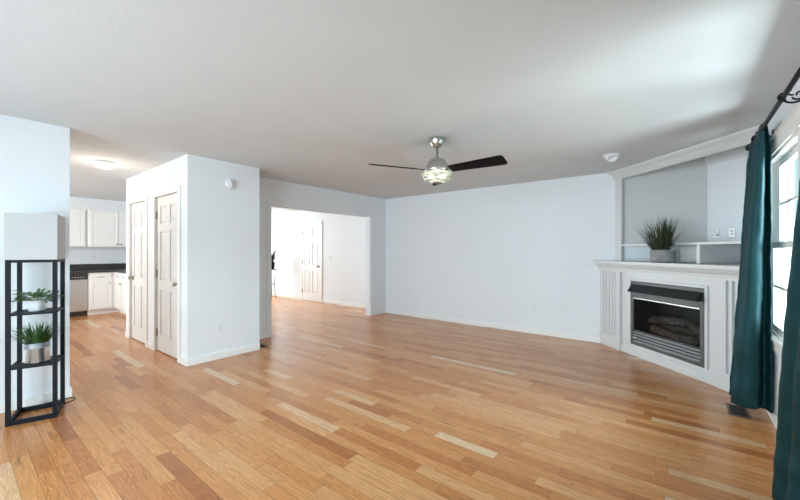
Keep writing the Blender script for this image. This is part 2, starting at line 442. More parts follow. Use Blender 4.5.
def six_panel(m, u0, u1, z0, z1, y, th, flip):
    """a six-panel leaf in the XZ plane; its face at y looks to -Y"""
    w_ = u1 - u0; st = 0.105 * w_ / 0.75; mid = 0.10 * w_ / 0.75
    y1 = y + th
    m.box(u0, u1, y + 0.012, y1, z0, z1)
    cx = (u0 + u1) / 2
    m.box(u0, u0 + st, y, y + 0.012, z0, z1).box(u1 - st, u1, y, y + 0.012, z0, z1)
    zs = [z0, z0 + 0.20, z0 + 0.80, z0 + 0.93, z0 + 1.57, z0 + 1.67, z0 + 1.90, z1]   # rails: bottom, lock, frieze, top
    for a, b in ((zs[0], zs[1]), (zs[2], zs[3]), (zs[4], zs[5]), (zs[6], zs[7])):
        m.box(u0 + st, u1 - st, y, y + 0.012, a, b)
    for a, b in ((zs[1], zs[2]), (zs[3], zs[4]), (zs[5], zs[6])):
        m.box(cx - mid / 2, cx + mid / 2, y, y + 0.012, a, b)
        for l, r in ((u0 + st, cx - mid / 2), (cx + mid / 2, u1 - st)):
            g = 0.012; k = 0.035
            A = [(l + g, y + 0.0119, a + g), (r - g, y + 0.0119, a + g), (r - g, y + 0.0119, b - g), (l + g, y + 0.0119, b - g)]
            B = [(l + k, y + 0.003, a + k), (r - k, y + 0.003, a + k), (r - k, y + 0.003, b - k), (l + k, y + 0.003, b - k)]
            m.hexa(A, B)


def door(name, label, u0, u1, y, hinge_right, knob_mat, recess=0.02, paint='door'):
    t = thing(name, label, 'door', ((u0 + u1) / 2, y, 0), kind='structure')
    m = MB(); six_panel(m, u0 + 0.003, u1 - 0.003, 0.012, DH - 0.005, y + recess, 0.036, False)
    obj('leaf', m, M[paint], t)
    cs = MB(); cw = 0.062
    for a, b in ((u0 - cw, u0 + 0.004), (u1 - 0.004, u1 + cw)): cs.box(a, b, y - 0.018, y, 0, DH + cw)
    cs.box(u0 + 0.004, u1 - 0.004, y - 0.018, y, DH - 0.004, DH + cw)
    obj('casing', cs, M['trim'], t, bevel=0.006)
    hu = u1 - 0.004 if hinge_right else u0 + 0.004
    for z in (0.25, 1.03, 1.80):
        h = MB().lathe([(0.008, z - 0.05), (0.008, z + 0.05)], (hu, y + recess - 0.006, 0), 10)
        h.box(hu - 0.014, hu + 0.014, y + recess - 0.004, y + recess + 0.004, z - 0.045, z + 0.045)
        obj('hinge', h, M['hinge'], t)
    ku = u0 + 0.065 if hinge_right else u1 - 0.065
    R = Matrix.Rotation(PI / 2, 4, 'X')
    k = MB().lathe([(0.031, 0), (0.031, 0.006), (0.012, 0.012), (0.011, 0.03), (0.022, 0.037), (0.028, 0.05), (0.024, 0.062), (0.003, 0.067)], (ku, y + recess, 0.925), 20, mtx=R)
    obj('knob', k, knob_mat, t)
    return t


door('door_1', 'white six-panel door nearer the kitchen cabinets, knob on its left', *D1, py0, True, M['brass'])
door('door_2', 'white six-panel door nearest the living room, knob on its right', *D2, py0, False, M['brass'])
door('door_3', 'white six-panel door on the far wall seen through the wide opening', -8.09, -7.31, 5.95, False, M['brass'], recess=-0.010, paint='trim')

# ------------------------------------------------------------------ windows


def window(name, label, axis, wall, out, a0, a1, z0, z1, units, detail=True, rows=2, cols=2):
    """axis 'y': the wall is a plane of constant X and a runs along Y. 'out' is +1 or -1, the outdoor direction."""
    t = thing(name, label, 'window', (wall, (a0 + a1) / 2, z0) if axis == 'y' else ((a0 + a1) / 2, wall, z0), kind='structure')

    def bx(m, d0, d1, s0, s1, za, zb):
        d0, d1 = wall + out * d0, wall + out * d1
        if axis == 'y': m.box(d0, d1, s0, s1, za, zb)
        else: m.box(s0, s1, d0, d1, za, zb)
        return m
    cw = 0.075
    cs = MB()
    bx(cs, -0.02, 0, a0 - cw, a0, z0 - 0.0, z1 + 0.02); bx(cs, -0.02, 0, a1, a1 + cw, z0, z1 + 0.02)
    bx(cs, -0.024, 0, a0 - cw, a1 + cw, z1 + 0.02, z1 + 0.115); bx(cs, -0.034, 0, a0 - cw - 0.01, a1 + cw + 0.01, z1 + 0.10, z1 + 0.122)
    bx(cs, -0.02, 0, a0, a1, z1, z1 + 0.02)
    obj('casing', cs, M['trim'], t, bevel=0.004)
    sl = MB(); bx(sl, -0.032, 0.0, a0 - cw - 0.02, a1 + cw + 0.02, z0 - 0.03, z0); bx(sl, 0.0, 0.13, a0 + 0.001, a1 - 0.001, z0 - 0.001, z0 + 0.012); bx(sl, -0.018, 0, a0 - cw, a1 + cw, z0 - 0.11, z0 - 0.03)
    obj('sill', sl, M['trim'], t, bevel=0.004)
    fr = MB(); j = 0.02
    bx(fr, 0.0, 0.14, a0, a0 + j, z0 + 0.012, z1); bx(fr, 0.0, 0.14, a1 - j, a1, z0 + 0.012, z1); bx(fr, 0.0, 0.14, a0 + j, a1 - j, z1 - j, z1)
    wd = (a1 - a0 - 2 * j) / units
    for k in range(1, units):
        s = a0 + j + wd * k; bx(fr, 0.0, 0.14, s - 0.04, s + 0.04, z0 + 0.012, z1 - j)
    obj('frame', fr, M['trim'], t)
    zm = (z0 + z1) / 2
    for k in range(units):
        s0 = a0 + j + wd * k + (0.04 if k else 0); s1 = a0 + j + wd * (k + 1) - (0.04 if k < units - 1 else 0)
        for (za, zb, d0, d1) in ((z0 + 0.012, zm + 0.02, 0.02, 0.05), (zm - 0.02, z1 - j, 0.055, 0.085)):
            m = MB(); e = 0.045
            bx(m, d0, d1, s0, s0 + e, za, zb); bx(m, d0, d1, s1 - e, s1, za, zb); bx(m, d0, d1, s0 + e, s1 - e, za, za + e); bx(m, d0, d1, s0 + e, s1 - e, zb - e, zb)
            mid = (d0 + d1) / 2
            for q in range(1, cols): ss = s0 + (s1 - s0) * q / cols; bx(m, mid - 0.008, mid + 0.008, ss - 0.009, ss + 0.009, za + e, zb - e)
            for q in range(1, rows): zz = za + (zb - za) * q / rows; bx(m, mid - 0.008, mid + 0.008, s0 + e, s1 - e, zz - 0.009, zz + 0.009)
            so = obj('sash', m, M['trim'], t)
            g = MB(); bx(g, mid - 0.002, mid + 0.002, s0 + e - 0.005, s1 - e + 0.005, za + e - 0.005, zb - e + 0.005)
            obj('pane', g, M['glass'], so)
    return t


window('window_1', 'twin double-hung window between the two dark teal curtains', 'y', XW, 1, wy0, wy1, wz0, wz1, 2, rows=2, cols=3)
window('window_2', 'wide window in the rear wall behind the viewer', 'x', -2.0, -1, -3.55, -0.3, 0.15, 2.2, 3)
window('window_3', 'kitchen window in the rear wall', 'x', -2.0, -1, -8.4, -6.0, 0.8, 2.2, 2)
window('window_4', 'dining room side window', 'y', -10.85, -1, 3.6, 5.4, 0.7, 2.2, 2)

# ------------------------------------------------------------------ corner fireplace (built in the diagonal frame)
UL = lambda y: y - YB * math.sqrt(2)       # where the diagonal plane y meets the back wall
UR = lambda y: XW * math.sqrt(2) - y       # and the window wall


def dprism(m, prof, ul=None, ur=None):
    """profile of (y,z) points run along the face, ending on the two walls"""
    n = len(prof)
    a = [((UL(y) + 0.001) if ul is None else ul, y, z) for y, z in prof]; b = [((UR(y) - 0.001) if ur is None else ur, y, z) for y, z in prof]
    m.add(a + b, [tuple(range(n)), tuple(reversed(range(n, 2 * n)))] + [(i, n + i, n + (i + 1) % n, (i + 1) % n) for i in range(n)])
    return m


YP, YF, YN = 3.458, 3.486, 3.592           # pilaster face, surround face, niche face
IU0, IU1, IZ0, IZ1 = -4.183, -3.209, 0.14, 0.94
rt2 = math.sqrt(2)


def dthing(name, label, cat, u, y):
    p = DIAG @ Vector((u, y, 0)); return thing(name, label, cat, (p.x, p.y, 0), -PI / 4)


fp = dthing('corner_fireplace', 'white corner fireplace surround with fluted pilasters and moulded mantel', 'fireplace', -3.70, 3.6)
m = MB()
PL1, PR0 = -4.357, -3.05
m.box(UL(YF) + 0.12, IU0 - 0.002, YF, YF + 0.04, 0, 1.06).box(IU1 + 0.002, UR(YF) - 0.12, YF, YF + 0.04, 0, 1.06)
m.box(IU0 - 0.002, IU1 + 0.002, YF, YF + 0.04, 0, IZ0 - 0.002).box(IU0 - 0.002, IU1 + 0.002, YF, YF + 0.04, IZ1 + 0.002, 1.06)
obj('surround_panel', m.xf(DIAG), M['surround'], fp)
m = MB()                                   # raised moulding round the insert
k = 0.036
m.box(IU0 - k, IU0 - 0.004, YF - 0.014, YF, IZ0 - 0.01, IZ1 + k).box(IU1 + 0.004, IU1 + k, YF - 0.014, YF, IZ0 - 0.01, IZ1 + k).box(IU0 - 0.004, IU1 + 0.004, YF - 0.014, YF, IZ1 + 0.004, IZ1 + k)
obj('insert_moulding', m.xf(DIAG), M['surround'], fp, bevel=0.005)
m = MB(); dprism(m, [(YF - 0.016, 0), (YF, 0), (YF, 0.10), (YF - 0.006, 0.10), (YF - 0.016, 0.085)], PL1, PR0)
obj('plinth', m.xf(DIAG), M['surround'], fp)


def pilaster(u0, u1, left):
    m = MB(); z0, z1 = 0.165, 1.045; yb = YF - 0.002
    # fluted shaft: cross-section with five round-bottomed grooves, extruded upward
    pts = []; n = 5; e = 0.055; span = (u1 - u0 - 2 * e) / n
    xs0 = u0 if not left else u0; pts.append((u0, YP))
    for i in range(n):
        c_ = u0 + e + span * (i + 0.5); r = span * (0.19 if left else 0.27)
        for q in range(7):
            a = PI * q / 6; pts.append((c_ - r * math.cos(a), YP + (0.016 if left else 0.034) * math.sin(a) ** 0.5))
    pts.append((u1, YP))
    back = [(u1 if left else UR(yb + 0.02) - 0.002, yb + 0.02), (UL(yb + 0.02) + 0.002 if left else u0, yb + 0.02)]
    poly = pts + back
    m.prism(poly, z0, z1)
    o = obj('pilaster', m.xf(DIAG), M['surround'], fp)
    b = MB(); g = 0.008
    bp = [(u0 - (0 if left else g), YP - g), (u1 + (g if left else 0), YP - g)]
    if left: bp[0] = (UL(YP - g) + 0.002, YP - g); bp += [(u1 + g, yb + 0.02), (UL(yb + 0.02) + 0.002, yb + 0.02)]
    else: bp[1] = (UR(YP - g) - 0.002, YP - g); bp += [(UR(yb + 0.02) - 0.002, yb + 0.02), (u0 - g, yb + 0.02)]
    b.prism(bp, 0.0, 0.168)
    obj('plinth_block', b.xf(DIAG), M['surround'], o, bevel=0.004)


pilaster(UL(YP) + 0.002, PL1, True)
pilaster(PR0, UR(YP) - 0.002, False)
m = MB()
dprism(m, [(3.394, 1.165), (3.394, 1.186), (3.398, 1.19), (4.13, 1.19), (4.13, 1.165)])
dprism(m, [(3.404, 1.165), (YF + 0.03, 1.165), (YF + 0.03, 1.045), (YP - 0.006, 1.045), (YP - 0.006, 1.072), (YP - 0.014, 1.078), (YP - 0.014, 1.09), (YP - 0.020, 1.105), (YP - 0.034, 1.125), (3.418, 1.14), (3.412, 1.148), (3.404, 1.150)])
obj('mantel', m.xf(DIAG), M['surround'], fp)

# the gas insert
gi = dthing('gas_fireplace_insert', 'dark grey gas fireplace insert set in the white corner surround', 'fireplace insert', -3.70, 3.6)
GY = YF - 0.012
m = MB(); fw = 0.045
G0, G1 = IU0 + fw, IU1 - fw; GZ1, GZ0 = 0.735, 0.33
m.box(IU0, G0, GY, YF + 0.05, IZ0, IZ1).box(G1, IU1, GY, YF + 0.05, IZ0, IZ1).box(G0, G1, GY, YF + 0.05, GZ1, IZ1).box(G0, G1, GY, YF + 0.05, IZ0, 0.185).box(G0, G1, GY + 0.004, YF + 0.05, GZ0 - 0.012, GZ0)
obj('frame', m.xf(DIAG), M['insert'], gi, bevel=0.003)
m = MB(); dprism(m, [(GY + 0.001, 0.905), (GY - 0.010, 0.905), (GY - 0.068, 0.818), (GY - 0.068, 0.810), (GY + 0.001, 0.814)], IU0 + 0.025, IU1 - 0.02)
obj('hood', m.xf(DIAG), M['hood'], gi)
m = MB().box(G0, G1, GY - 0.004, GY + 0.01, GZ1 - 0.010, GZ1 + 0.002)
obj('top_strip', m.xf(DIAG), M['chrome'], gi, bevel=0.002)['label'] = 'bright metal strip above the glass'
for i in range(4):
    z = 0.302 - i * 0.0355
    m = MB(); dprism(m, [(GY - 0.002, z - 0.012), (GY + 0.003, z + 0.010), (GY + 0.012, z + 0.012), (GY + 0.012, z - 0.010)], G0, G1)
    obj('louver', m.xf(DIAG), M['insert'], gi)
m = MB().box(G0, G1, YF + 0.03, YF + 0.05, 0.185, GZ0 - 0.012)
obj('vent_back', m.xf(DIAG), M['firebox'], gi)
m = MB().box(G0 + 0.005, G0 + 0.05, GY - 0.006, GY + 0.004, 0.226, 0.238)
obj('tag_plate', m.xf(DIAG), M['tag'], gi)['label'] = 'small pale maker plate on the top louvre'
m = MB(); b0, b1, yb = G0, G1, YF + 0.46
m.add([(b0, YF + 0.051, 0.30), (b1, YF + 0.051, 0.30), (b1, YF + 0.051, 0.76), (b0, YF + 0.051, 0.76), (b0 + 0.2, yb, 0.30), (b1 - 0.2, yb, 0.30), (b1 - 0.2, yb, 0.76), (b0 + 0.2, yb, 0.76)],
      [(0, 1, 5, 4), (3, 7, 6, 2), (0, 4, 7, 3), (1, 2, 6, 5), (4, 5, 6, 7)])
obj('firebox', m.xf(DIAG), M['firebox'], gi, solid=0.004)
m = MB().box(G0 - 0.002, G1 + 0.002, YF + 0.010, YF + 0.014, GZ0 - 0.002, GZ1 + 0.002)
obj('glass_pane', m.xf(DIAG), M['fireglass'], gi)


def log_mb(p0, p1, r, seed):
    p0, p1 = Vector(p0), Vector(p1); m = MB(); n, k = 18, 12
    d = (p1 - p0); a = d.cross(Vector((0, 0, 1))).normalized(); b = a.cross(d.normalized())
    rings = []
    for i in range(k + 1):
        t = i / k; c_ = p0 + d * t + Vector((0, 0, 0.012 * math.sin(t * 5 + seed)))
        e = 0.55 if i in (0, k) else 1.0
        rings.append([c_ + (a * math.cos(2 * PI * q / n) + b * math.sin(2 * PI * q / n)) * r * e * (1 + 0.35 * mnoise.noise(Vector((t * 7 + seed * 9, math.cos(2 * PI * q / n) * 1.5, math.sin(2 * PI * q / n) * 1.5)))) for q in range(n)])
    return m.loft(rings).xf(DIAG)


LZ = 0.304
for lab, p0, p1, r in [
        ('ceramic log lying along the back of the gas insert', (-4.02, 3.72, LZ + 0.078), (-3.40, 3.74, LZ + 0.078), 0.066),
        ('ceramic log lying along the front behind the glass', (-3.98, 3.58, LZ + 0.062), (-3.36, 3.57, LZ + 0.062), 0.05),
        ('ceramic log crossing on top at the left of the fire', (-4.03, 3.60, LZ + 0.165), (-3.62, 3.76, LZ + 0.205), 0.044),
        ('ceramic log crossing on top at the right of the fire', (-3.36, 3.58, LZ + 0.155), (-3.60, 3.74, LZ + 0.200), 0.042)]:
    tag(obj('ceramic_log', log_mb(p0, p1, r, random.random() * 9), M['log']), lab, 'log', 'ceramic logs in the gas insert')

# niche above the mantel: frame, cornice, inner shelves
m = MB(); dprism(m, [(YN, 1.19), (YN, 2.36), (YN + 0.03, 2.36), (YN + 0.03, 1.19)], None, -4.497)
dprism(m, [(YN, 1.19), (YN, 2.36), (YN + 0.03, 2.36), (YN + 0.03, 1.19)], -2.875, None)
dprism(m, [(YN, 2.318), (YN, 2.62), (YN + 0.03, 2.62), (YN + 0.03, 2.318)], -4.497, -2.875)
struct('trim_2', m.xf(DIAG), M['surround'])
m = MB()
z = 2.44
prof = [(YN - 0.0005, 2.335), (YN - 0.012, 2.335), (YN - 0.012, 2.355), (YN - 0.018, 2.36), (YN - 0.024, 2.375), (YN - 0.036, 2.392), (YN - 0.052, 2.405), (YN - 0.055, 2.414), (YN - 0.068, 2.416), (YN - 0.072, 2.43), (YN - 0.072, 2.4395), (YN - 0.0005, 2.4395)]
dprism(m, prof)
struct('trim_3', m.xf(DIAG), M['surround'])
NB = 4.285
m = MB().box(UL(NB), UR(NB), NB, NB + 0.02, 1.42, 2.62)
dprism(m, [(NB - 0.035, 2.385), (NB - 0.035, 2.62), (NB, 2.62), (NB, 2.385)], UL(NB) + 0.004)
struct('wall_niche', m.xf(DIAG), M['wall'])
struct('wall_niche_left', MB().box(-0.61, 0.262, YB - 0.006, YB - 0.0005, 1.42, 2.62), M['niche_grey'])  # thin panel over the back wall inside the niche, greyer than the wall
sh = dthing('niche_shelf', 'white two-cubby shelf built into the corner niche above the mantel', 'shelf', -3.7, 3.9)
m = MB(); dprism(m, [(YN + 0.001, 1.392), (YN + 0.001, 1.42), (NB, 1.42), (NB, 1.392)])
obj('shelf_board', m.xf(DIAG), M['surround'], sh, bevel=0.002)
m = MB().box(-3.402, -3.366, YN + 0.001, 4.12, 1.19, 1.392)
obj('divider', m.xf(DIAG), M['surround'], sh, bevel=0.002)
m = MB(); dprism(m, [(4.10, 1.19), (4.10, 1.392), (4.13, 1.392), (4.13, 1.19)])
obj('back_panel', m.xf(DIAG), M['surround'], sh)

# ------------------------------------------------------------------ plates, outlets, detectors (face looks to -Y in local space)


def outlet(name, label, loc, rz, kind='outlet', group='wall outlets', gangs=1, pm='plastic'):
    t = thing(name, label, kind, loc, rz, group)
    mm = WM[t.name]; w2 = 0.035 + 0.023 * (gangs - 1)
    obj('plate', MB().box(-w2, w2, -0.006, 0, -0.057, 0.057).xf(mm), M[pm], t, bevel=0.003)
    for gq in range(gangs):
        cx = (gq - (gangs - 1) / 2) * 0.046
        if kind == 'light switch':
            obj('toggle', MB().box(cx - 0.016, cx + 0.016, -0.010, -0.005, -0.033, 0.033).xf(mm), M['plastic'], t, bevel=0.002)
        else:
            for z in (-0.02, 0.02):
                r = obj('receptacle', MB().box(cx - 0.015, cx + 0.015, -0.008, -0.005, z - 0.014, z + 0.014).xf(mm), M['plastic'], t, bevel=0.003)
                s_ = MB()
                for q in (-0.006, 0.006): s_.box(cx + q - 0.0015, cx + q + 0.0015, -0.0086, -0.0078, z - 0.003, z + 0.007)
                obj('slots', s_.xf(mm), M['dark_plastic'], r)
    return t


outlet('wall_outlet', 'white outlet low on the pantry wall that faces the living room', (px1, 2.057, 0.39), PI / 2)
outlet('wall_outlet', 'white outlet at the left end of the long back wall', (-4.134, YB, 0.376), 0)
outlet('wall_outlet', 'white outlet low on the back wall, second from the fireplace', (-1.834, YB, 0.381), 0)
outlet('wall_outlet', 'white plate low on the back wall, nearest the fireplace', (-1.429, YB, 0.385), 0)
outlet('wall_outlet', 'white outlet on the far dining room wall near the opening edge', (-5.861, 5.95, 0.37), 0)
outlet('wall_outlet', 'white outlet on the kitchen wall above the cabinet drawer', (-10.16, 1.955, 1.196), PI / 2)
outlet('light_switch', 'white multi-gang switch plate on the back wall beside the fireplace', (-1.13, YB, 1.14), 0, 'light switch', 'light switches', 3)
outlet('light_switch', 'white two-gang switch beside the casing of the wide opening', (XL, 2.80, 1.16), PI / 2, 'light switch', 'light switches', 2)
outlet('light_switch', 'white two-gang switch right of the far dining room door', (-6.955, 5.95, 1.153), 0, 'light switch', 'light switches', 2)
p = DIAG @ Vector((-3.863 + 0.04, NB, 1.54))
nq = lambda u: (DIAG @ Vector((u, NB, 1.54)))
outlet('wall_outlet', 'left one of two chrome-grey outlets in the niche, with a plug', tuple(nq(-3.802)), -PI / 4, pm='grey_plate')
outlet('wall_outlet', 'right one of two outlets in the niche above the mantel', tuple(nq(-3.623)), -PI / 4, pm='grey_plate')
tag(obj('plug', MB().box(-3.822, -3.785, NB - 0.03, NB - 0.008, 1.505, 1.532).xf(DIAG), M['plastic'], bevel=0.004), 'small white plug in the left niche outlet', 'plug')

t = thing('smoke_detector', 'round white smoke detector high on the pantry wall', 'smoke detector', (px1, 2.181, 2.169), PI / 2)
mm = WM[t.name] @ Matrix.Rotation(PI / 2, 4, 'X')
obj('housing', MB().lathe([(0.064, 0), (0.064, 0.012), (0.058, 0.028), (0.045, 0.036), (0.002, 0.038)], n=32).xf(mm), M['plastic'], t)
obj('vent_ring', MB().lathe([(0.030, 0.036), (0.030, 0.041), (0.002, 0.042)], n=24).xf(mm), M['plastic'], t)
obj('indicator', MB().lathe([(0.004, 0.034), (0.004, 0.0385), (0.001, 0.039)], (0.022, -0.036, 0), n=10).xf(mm), M['dark_plastic'], t)

# eyeball downlight in the ceiling before the fireplace
t = thing('eyeball_downlight', 'white eyeball downlight in the ceiling near the corner fireplace', 'downlight', (-0.623, 4.76, H))
mm = WM[t.name]
obj('trim_ring', MB().lathe([(0.085, 0), (0.098, 0), (0.098, -0.006), (0.088, -0.010), (0.075, -0.006), (0.075, 0)], n=40, cap=False).xf(mm), M['plastic'], t)
tilt = Matrix.Translation((-0.623, 4.76, H)) @ Matrix.Rotation(math.radians(-28), 4, Vector((1, 0.3, 0)))
e = MB().lathe([(0.076, 0.0), (0.076, -0.018), (0.070, -0.036), (0.058, -0.052), (0.052, -0.054)], n=36, cap=False)
e.lathe([(0.052, -0.054), (0.045, -0.030), (0.001, -0.028)], n=36, cap=False)
obj('eyeball', e.xf(tilt), M['plastic'], t)

# ------------------------------------------------------------------ kitchen
KX = -9.55


def kpanel(m, axis, face, a0, a1, z0, z1, th=0.02, raised=True):
    """a framed cupboard front; axis 'y': front faces +X at x=face; axis 'x': front faces -Y at y=face"""
    def bx(d0, d1, s0, s1, za, zb):
        if axis == 'y': m.box(face + d0, face + d1, s0, s1, za, zb)
        else: m.box(s0, s1, face - d1, face - d0, za, zb)
    bx(0, th * 0.6, a0, a1, z0, z1)
    e = 0.055
    if raised:
        bx(th * 0.6, th, a0, a0 + e, z0, z1); bx(th * 0.6, th, a1 - e, a1, z0, z1); bx(th * 0.6, th, a0 + e, a1 - e, z0, z0 + e); bx(th * 0.6, th, a0 + e, a1 - e, z1 - e, z1)
        bx(th * 0.6, th * 0.9, a0 + e + 0.02, a1 - e - 0.02, z0 + e + 0.02, z1 - e - 0.02)
    else:
        bx(th * 0.6, th, a0 + 0.012, a1 - 0.012, z0 + 0.012, z1 - 0.012)
    return m


def kknob(axis, face, a, z):
    R = Matrix.Rotation(PI / 2, 4, 'Y') if axis == 'y' else Matrix.Rotation(PI / 2, 4, 'X')
    c_ = (face + 0.02, a, z) if axis == 'y' else (a, face - 0.02, z)
    return MB().lathe([(0.006, 0), (0.006, 0.012), (0.014, 0.018), (0.014, 0.026), (0.002, 0.03)], c_, 12, mtx=R)


def kpull(axis, face, a, z):
    q = lambda d, s, zz: (face + 0.02 + d, s, zz) if axis == 'y' else (s, face - 0.02 - d, zz)
    return MB().tube([q(-0.002, a - 0.05, z), q(0.022, a - 0.047, z), q(0.026, a - 0.03, z), q(0.026, a + 0.03, z), q(0.022, a + 0.047, z), q(-0.002, a + 0.05, z)], 0.005, 8)


# dishwasher
t = thing('dishwasher', 'stainless steel dishwasher under the dark kitchen counter', 'dishwasher', (KX - 0.3, 1.45, 0))
obj('body', MB().box(KX - 0.56, KX - 0.02, 1.156, 1.746, 0.10, 0.878), M['steel'], t)
obj('door_panel', MB().box(KX - 0.02, KX + 0.012, 1.158, 1.744, 0.115, 0.745), M['steel'], t, bevel=0.004)
obj('control_panel', MB().box(KX - 0.02, KX + 0.014, 1.158, 1.744, 0.75, 0.876), M['dark_plastic'], t, bevel=0.004)['label'] = 'black control strip'
for q in range(5): obj('button', MB().box(KX + 0.0135, KX + 0.017, 1.50 + q * 0.042, 1.52 + q * 0.042, 0.79, 0.80), M['tag'], t)
obj('kick_plate', MB().box(KX - 0.08, KX - 0.06, 1.158, 1.744, 0, 0.11), M['dark_plastic'], t)


def base_cab(label, axis, a0, a1, fa0, fa1, body, kick, units):
    t = thing('base_cabinet', label, 'cabinet', ((body[0] + body[1]) / 2, (body[2] + body[3]) / 2, 0), 0, 'white kitchen base cabinets')
    m = MB().box(*body, 0.10, 0.878); m.box(*kick, 0, 0.10)
    obj('carcass', m, M['cab'], t)
    face = KX if axis == 'y' else 2.20
    for u0, u1, side in units:
        d = obj('drawer', kpanel(MB(), axis, face, u0, u1, 0.715, 0.855, raised=False), M['cab'], t, bevel=0.002)
        obj('pull', kpull(axis, face, (u0 + u1) / 2, 0.785), M['hinge'], d)
        d = obj('door', kpanel(MB(), axis, face, u0, u1, 0.125, 0.69), M['cab'], t, bevel=0.002)
        obj('knob', kknob(axis, face, u1 - 0.04 if side > 0 else u0 + 0.04, 0.645), M['hinge'], d)
    return t


base_cab('white base cabinet with one door and drawer right of the dishwasher', 'y', 0, 0, 0, 0, (KX - 0.60, KX, 1.752, 2.22), (KX - 0.60, KX - 0.07, 1.752, 2.27), [(1.775, 2.135, 1)])
base_cab('white base cabinet with paired doors beside the inside corner, its front turned to the passage', 'x', 0, 0, 0, 0, (KX + 0.001, -8.2, 2.20, 2.79), (KX - 0.06, -8.2, 2.27, 2.79),
         [(-9.47, -9.07, 1), (-9.05, -8.65, -1)])
base_cab('white base cabinet at the far end of the kitchen, left of the dishwasher', 'y', 0, 0, 0, 0, (KX - 0.60, KX, 0.30, 1.15), (KX - 0.60, KX - 0.07, 0.30, 1.15), [(0.32, 0.71, 1), (0.74, 1.13, -1)])
t = thing('countertop', 'dark L-shaped kitchen counter with a low backsplash', 'countertop', (-9.85, 1.6, 0.88))
obj('slab', MB().prism([(-10.16, 0.28), (KX + 0.035, 0.28), (KX + 0.035, 2.165), (-8.2, 2.165), (-8.2, 2.82), (-10.16, 2.82)], 0.878, 0.915), M['counter'], t, bevel=0.004)
obj('backsplash', MB().box(-10.16, -10.14, 0.28, 2.80, 0.915, 1.045).box(-10.16, -8.2, 2.80, 2.82, 0.915, 1.045), M['counter'], t)

UX = -9.83


def upper(label, y0, y1, doors):
    t = thing('wall_cabinet', label, 'cabinet', (UX - 0.16, (y0 + y1) / 2, 1.42), 0, 'white kitchen wall cabinets')
    obj('carcass', MB().box(-10.16, UX, y0, y1, 1.42, 2.205), M['cab'], t)
    for u0, u1, side in doors:
        d = obj('door', kpanel(MB(), 'y', UX, u0, u1, 1.432, 2.19), M['cab'], t, bevel=0.002)
        obj('knob', kknob('y', UX, u1 - 0.035 if side > 0 else u0 + 0.035, 1.475), M['hinge'], d)


upper('white wall cabinet above the base corner, its two knobs side by side', 1.79, 2.81, [(1.825, 2.315, 1), (2.325, 2.795, -1)])
upper('white wall cabinet above the dishwasher', 0.80, 1.78, [(0.82, 1.28, 1), (1.29, 1.75, -1)])
struct('trim_4', MB().box(-10.16, UX + 0.02, -2.0, 2.82, 2.205, H), M['wall'])

t = thing('ceiling_dome_light', 'round glowing dome light on the kitchen passage ceiling', 'ceiling light', (-5.663, 1.191, H))
mm = WM[t.name]
obj('base_ring', MB().lathe([(0.118, 0), (0.12, -0.012), (0.116, -0.024), (0.002, -0.024)], n=40).xf(mm), M['plastic'], t)
obj('dome', MB().lathe([(0.112, -0.024), (0.110, -0.036), (0.098, -0.056), (0.072, -0.071), (0.04, -0.080), (0.002, -0.083)], n=40).xf(mm), M['dome'], t)
pl = bpy.data.lights.new('dome_lamp', 'POINT'); pl.energy = 3.8; pl.color = (1.0, 0.84, 0.68); pl.shadow_soft_size = 0.10
po = bpy.data.objects.new('dome_lamp', pl); COL.objects.link(po); po.parent = t; po.location = (0, 0, -0.34)

# ------------------------------------------------------------------ ceiling fan
FX, FY = -1.901, 3.002
t = thing('ceiling_fan', 'brushed nickel ceiling fan with black blades and lit glass bowl', 'ceiling fan', (FX, FY, H))
c3 = (FX, FY, 0)
obj('canopy', MB().lathe([(0.076, 2.44), (0.076, 2.425), (0.072, 2.402), (0.060, 2.374), (0.044, 2.356), (0.020, 2.348), (0.014, 2.346)], c3, 36), M['nickel'], t)
obj('downrod', MB().lathe([(0.013, 2.37), (0.013, 2.262), (0.020, 2.258), (0.022, 2.236), (0.016, 2.23)], c3, 20), M['nickel'], t)
obj('motor_housing', MB().lathe([(0.018, 2.246), (0.036, 2.242), (0.066, 2.234), (0.080, 2.226), (0.085, 2.214), (0.092, 2.200), (0.106, 2.180), (0.116, 2.150), (0.122, 2.132), (0.122, 2.116), (0.112, 2.110), (0.002, 2.108)], c3, 44), M['nickel'], t)
for a in (82, 202, 322):
    th = math.radians(a + 38.3)
    R = Matrix.Translation((FX, FY, 2.124)) @ Matrix.Rotation(th, 4, 'Z') @ Matrix.Rotation(math.radians(-16), 4, 'X')
    # blade outline widening to a rounded square tip
    def outline(z):
        w0, w1, x0, x1, r = 0.058, 0.080, 0.15, 0.70, 0.03
        pts = [(x0, -w0), (x1 - 0.05, -w1)]
        for k in range(5): q = -PI / 2 + k * PI / 8; pts.append((x1 - r + r * math.cos(q), -w1 + r + r * math.sin(q) * 1.0))
        for k in range(5): q = k * PI / 8; pts.append((x1 - r + 0.0 + r * math.cos(q), w1 - r + r * math.sin(q)))
        pts.append((x1 - 0.05, w1)); pts.append((x0, w0))
        return pts
    bl = obj('blade', MB().prism(outline(0), -0.004, 0.004).xf(R), M['blade'], t)
    ir = MB().prism([(0.09, -0.020), (0.14, -0.024), (0.20, -0.038), (0.215, -0.030), (0.215, 0.030), (0.20, 0.038), (0.14, 0.024), (0.09, 0.020)], 0.004, 0.009)
    obj('blade_iron', ir.xf(R), M['nickel'], bl, bevel=0.001)
prof = [(0.118, 2.108), (0.150, 2.100), (0.162, 2.090), (0.157, 2.082), (0.161, 2.075), (0.152, 2.064), (0.148, 2.060), (0.150, 2.055), (0.136, 2.042), (0.130, 2.039), (0.130, 2.034), (0.105, 2.022), (0.06, 2.012), (0.012, 2.009)]
obj('glass_bowl', MB().lathe(prof, c3, 44, cap=False), M['bowl'], t, solid=0.003)['label'] = 'ridged clear glass bowl'
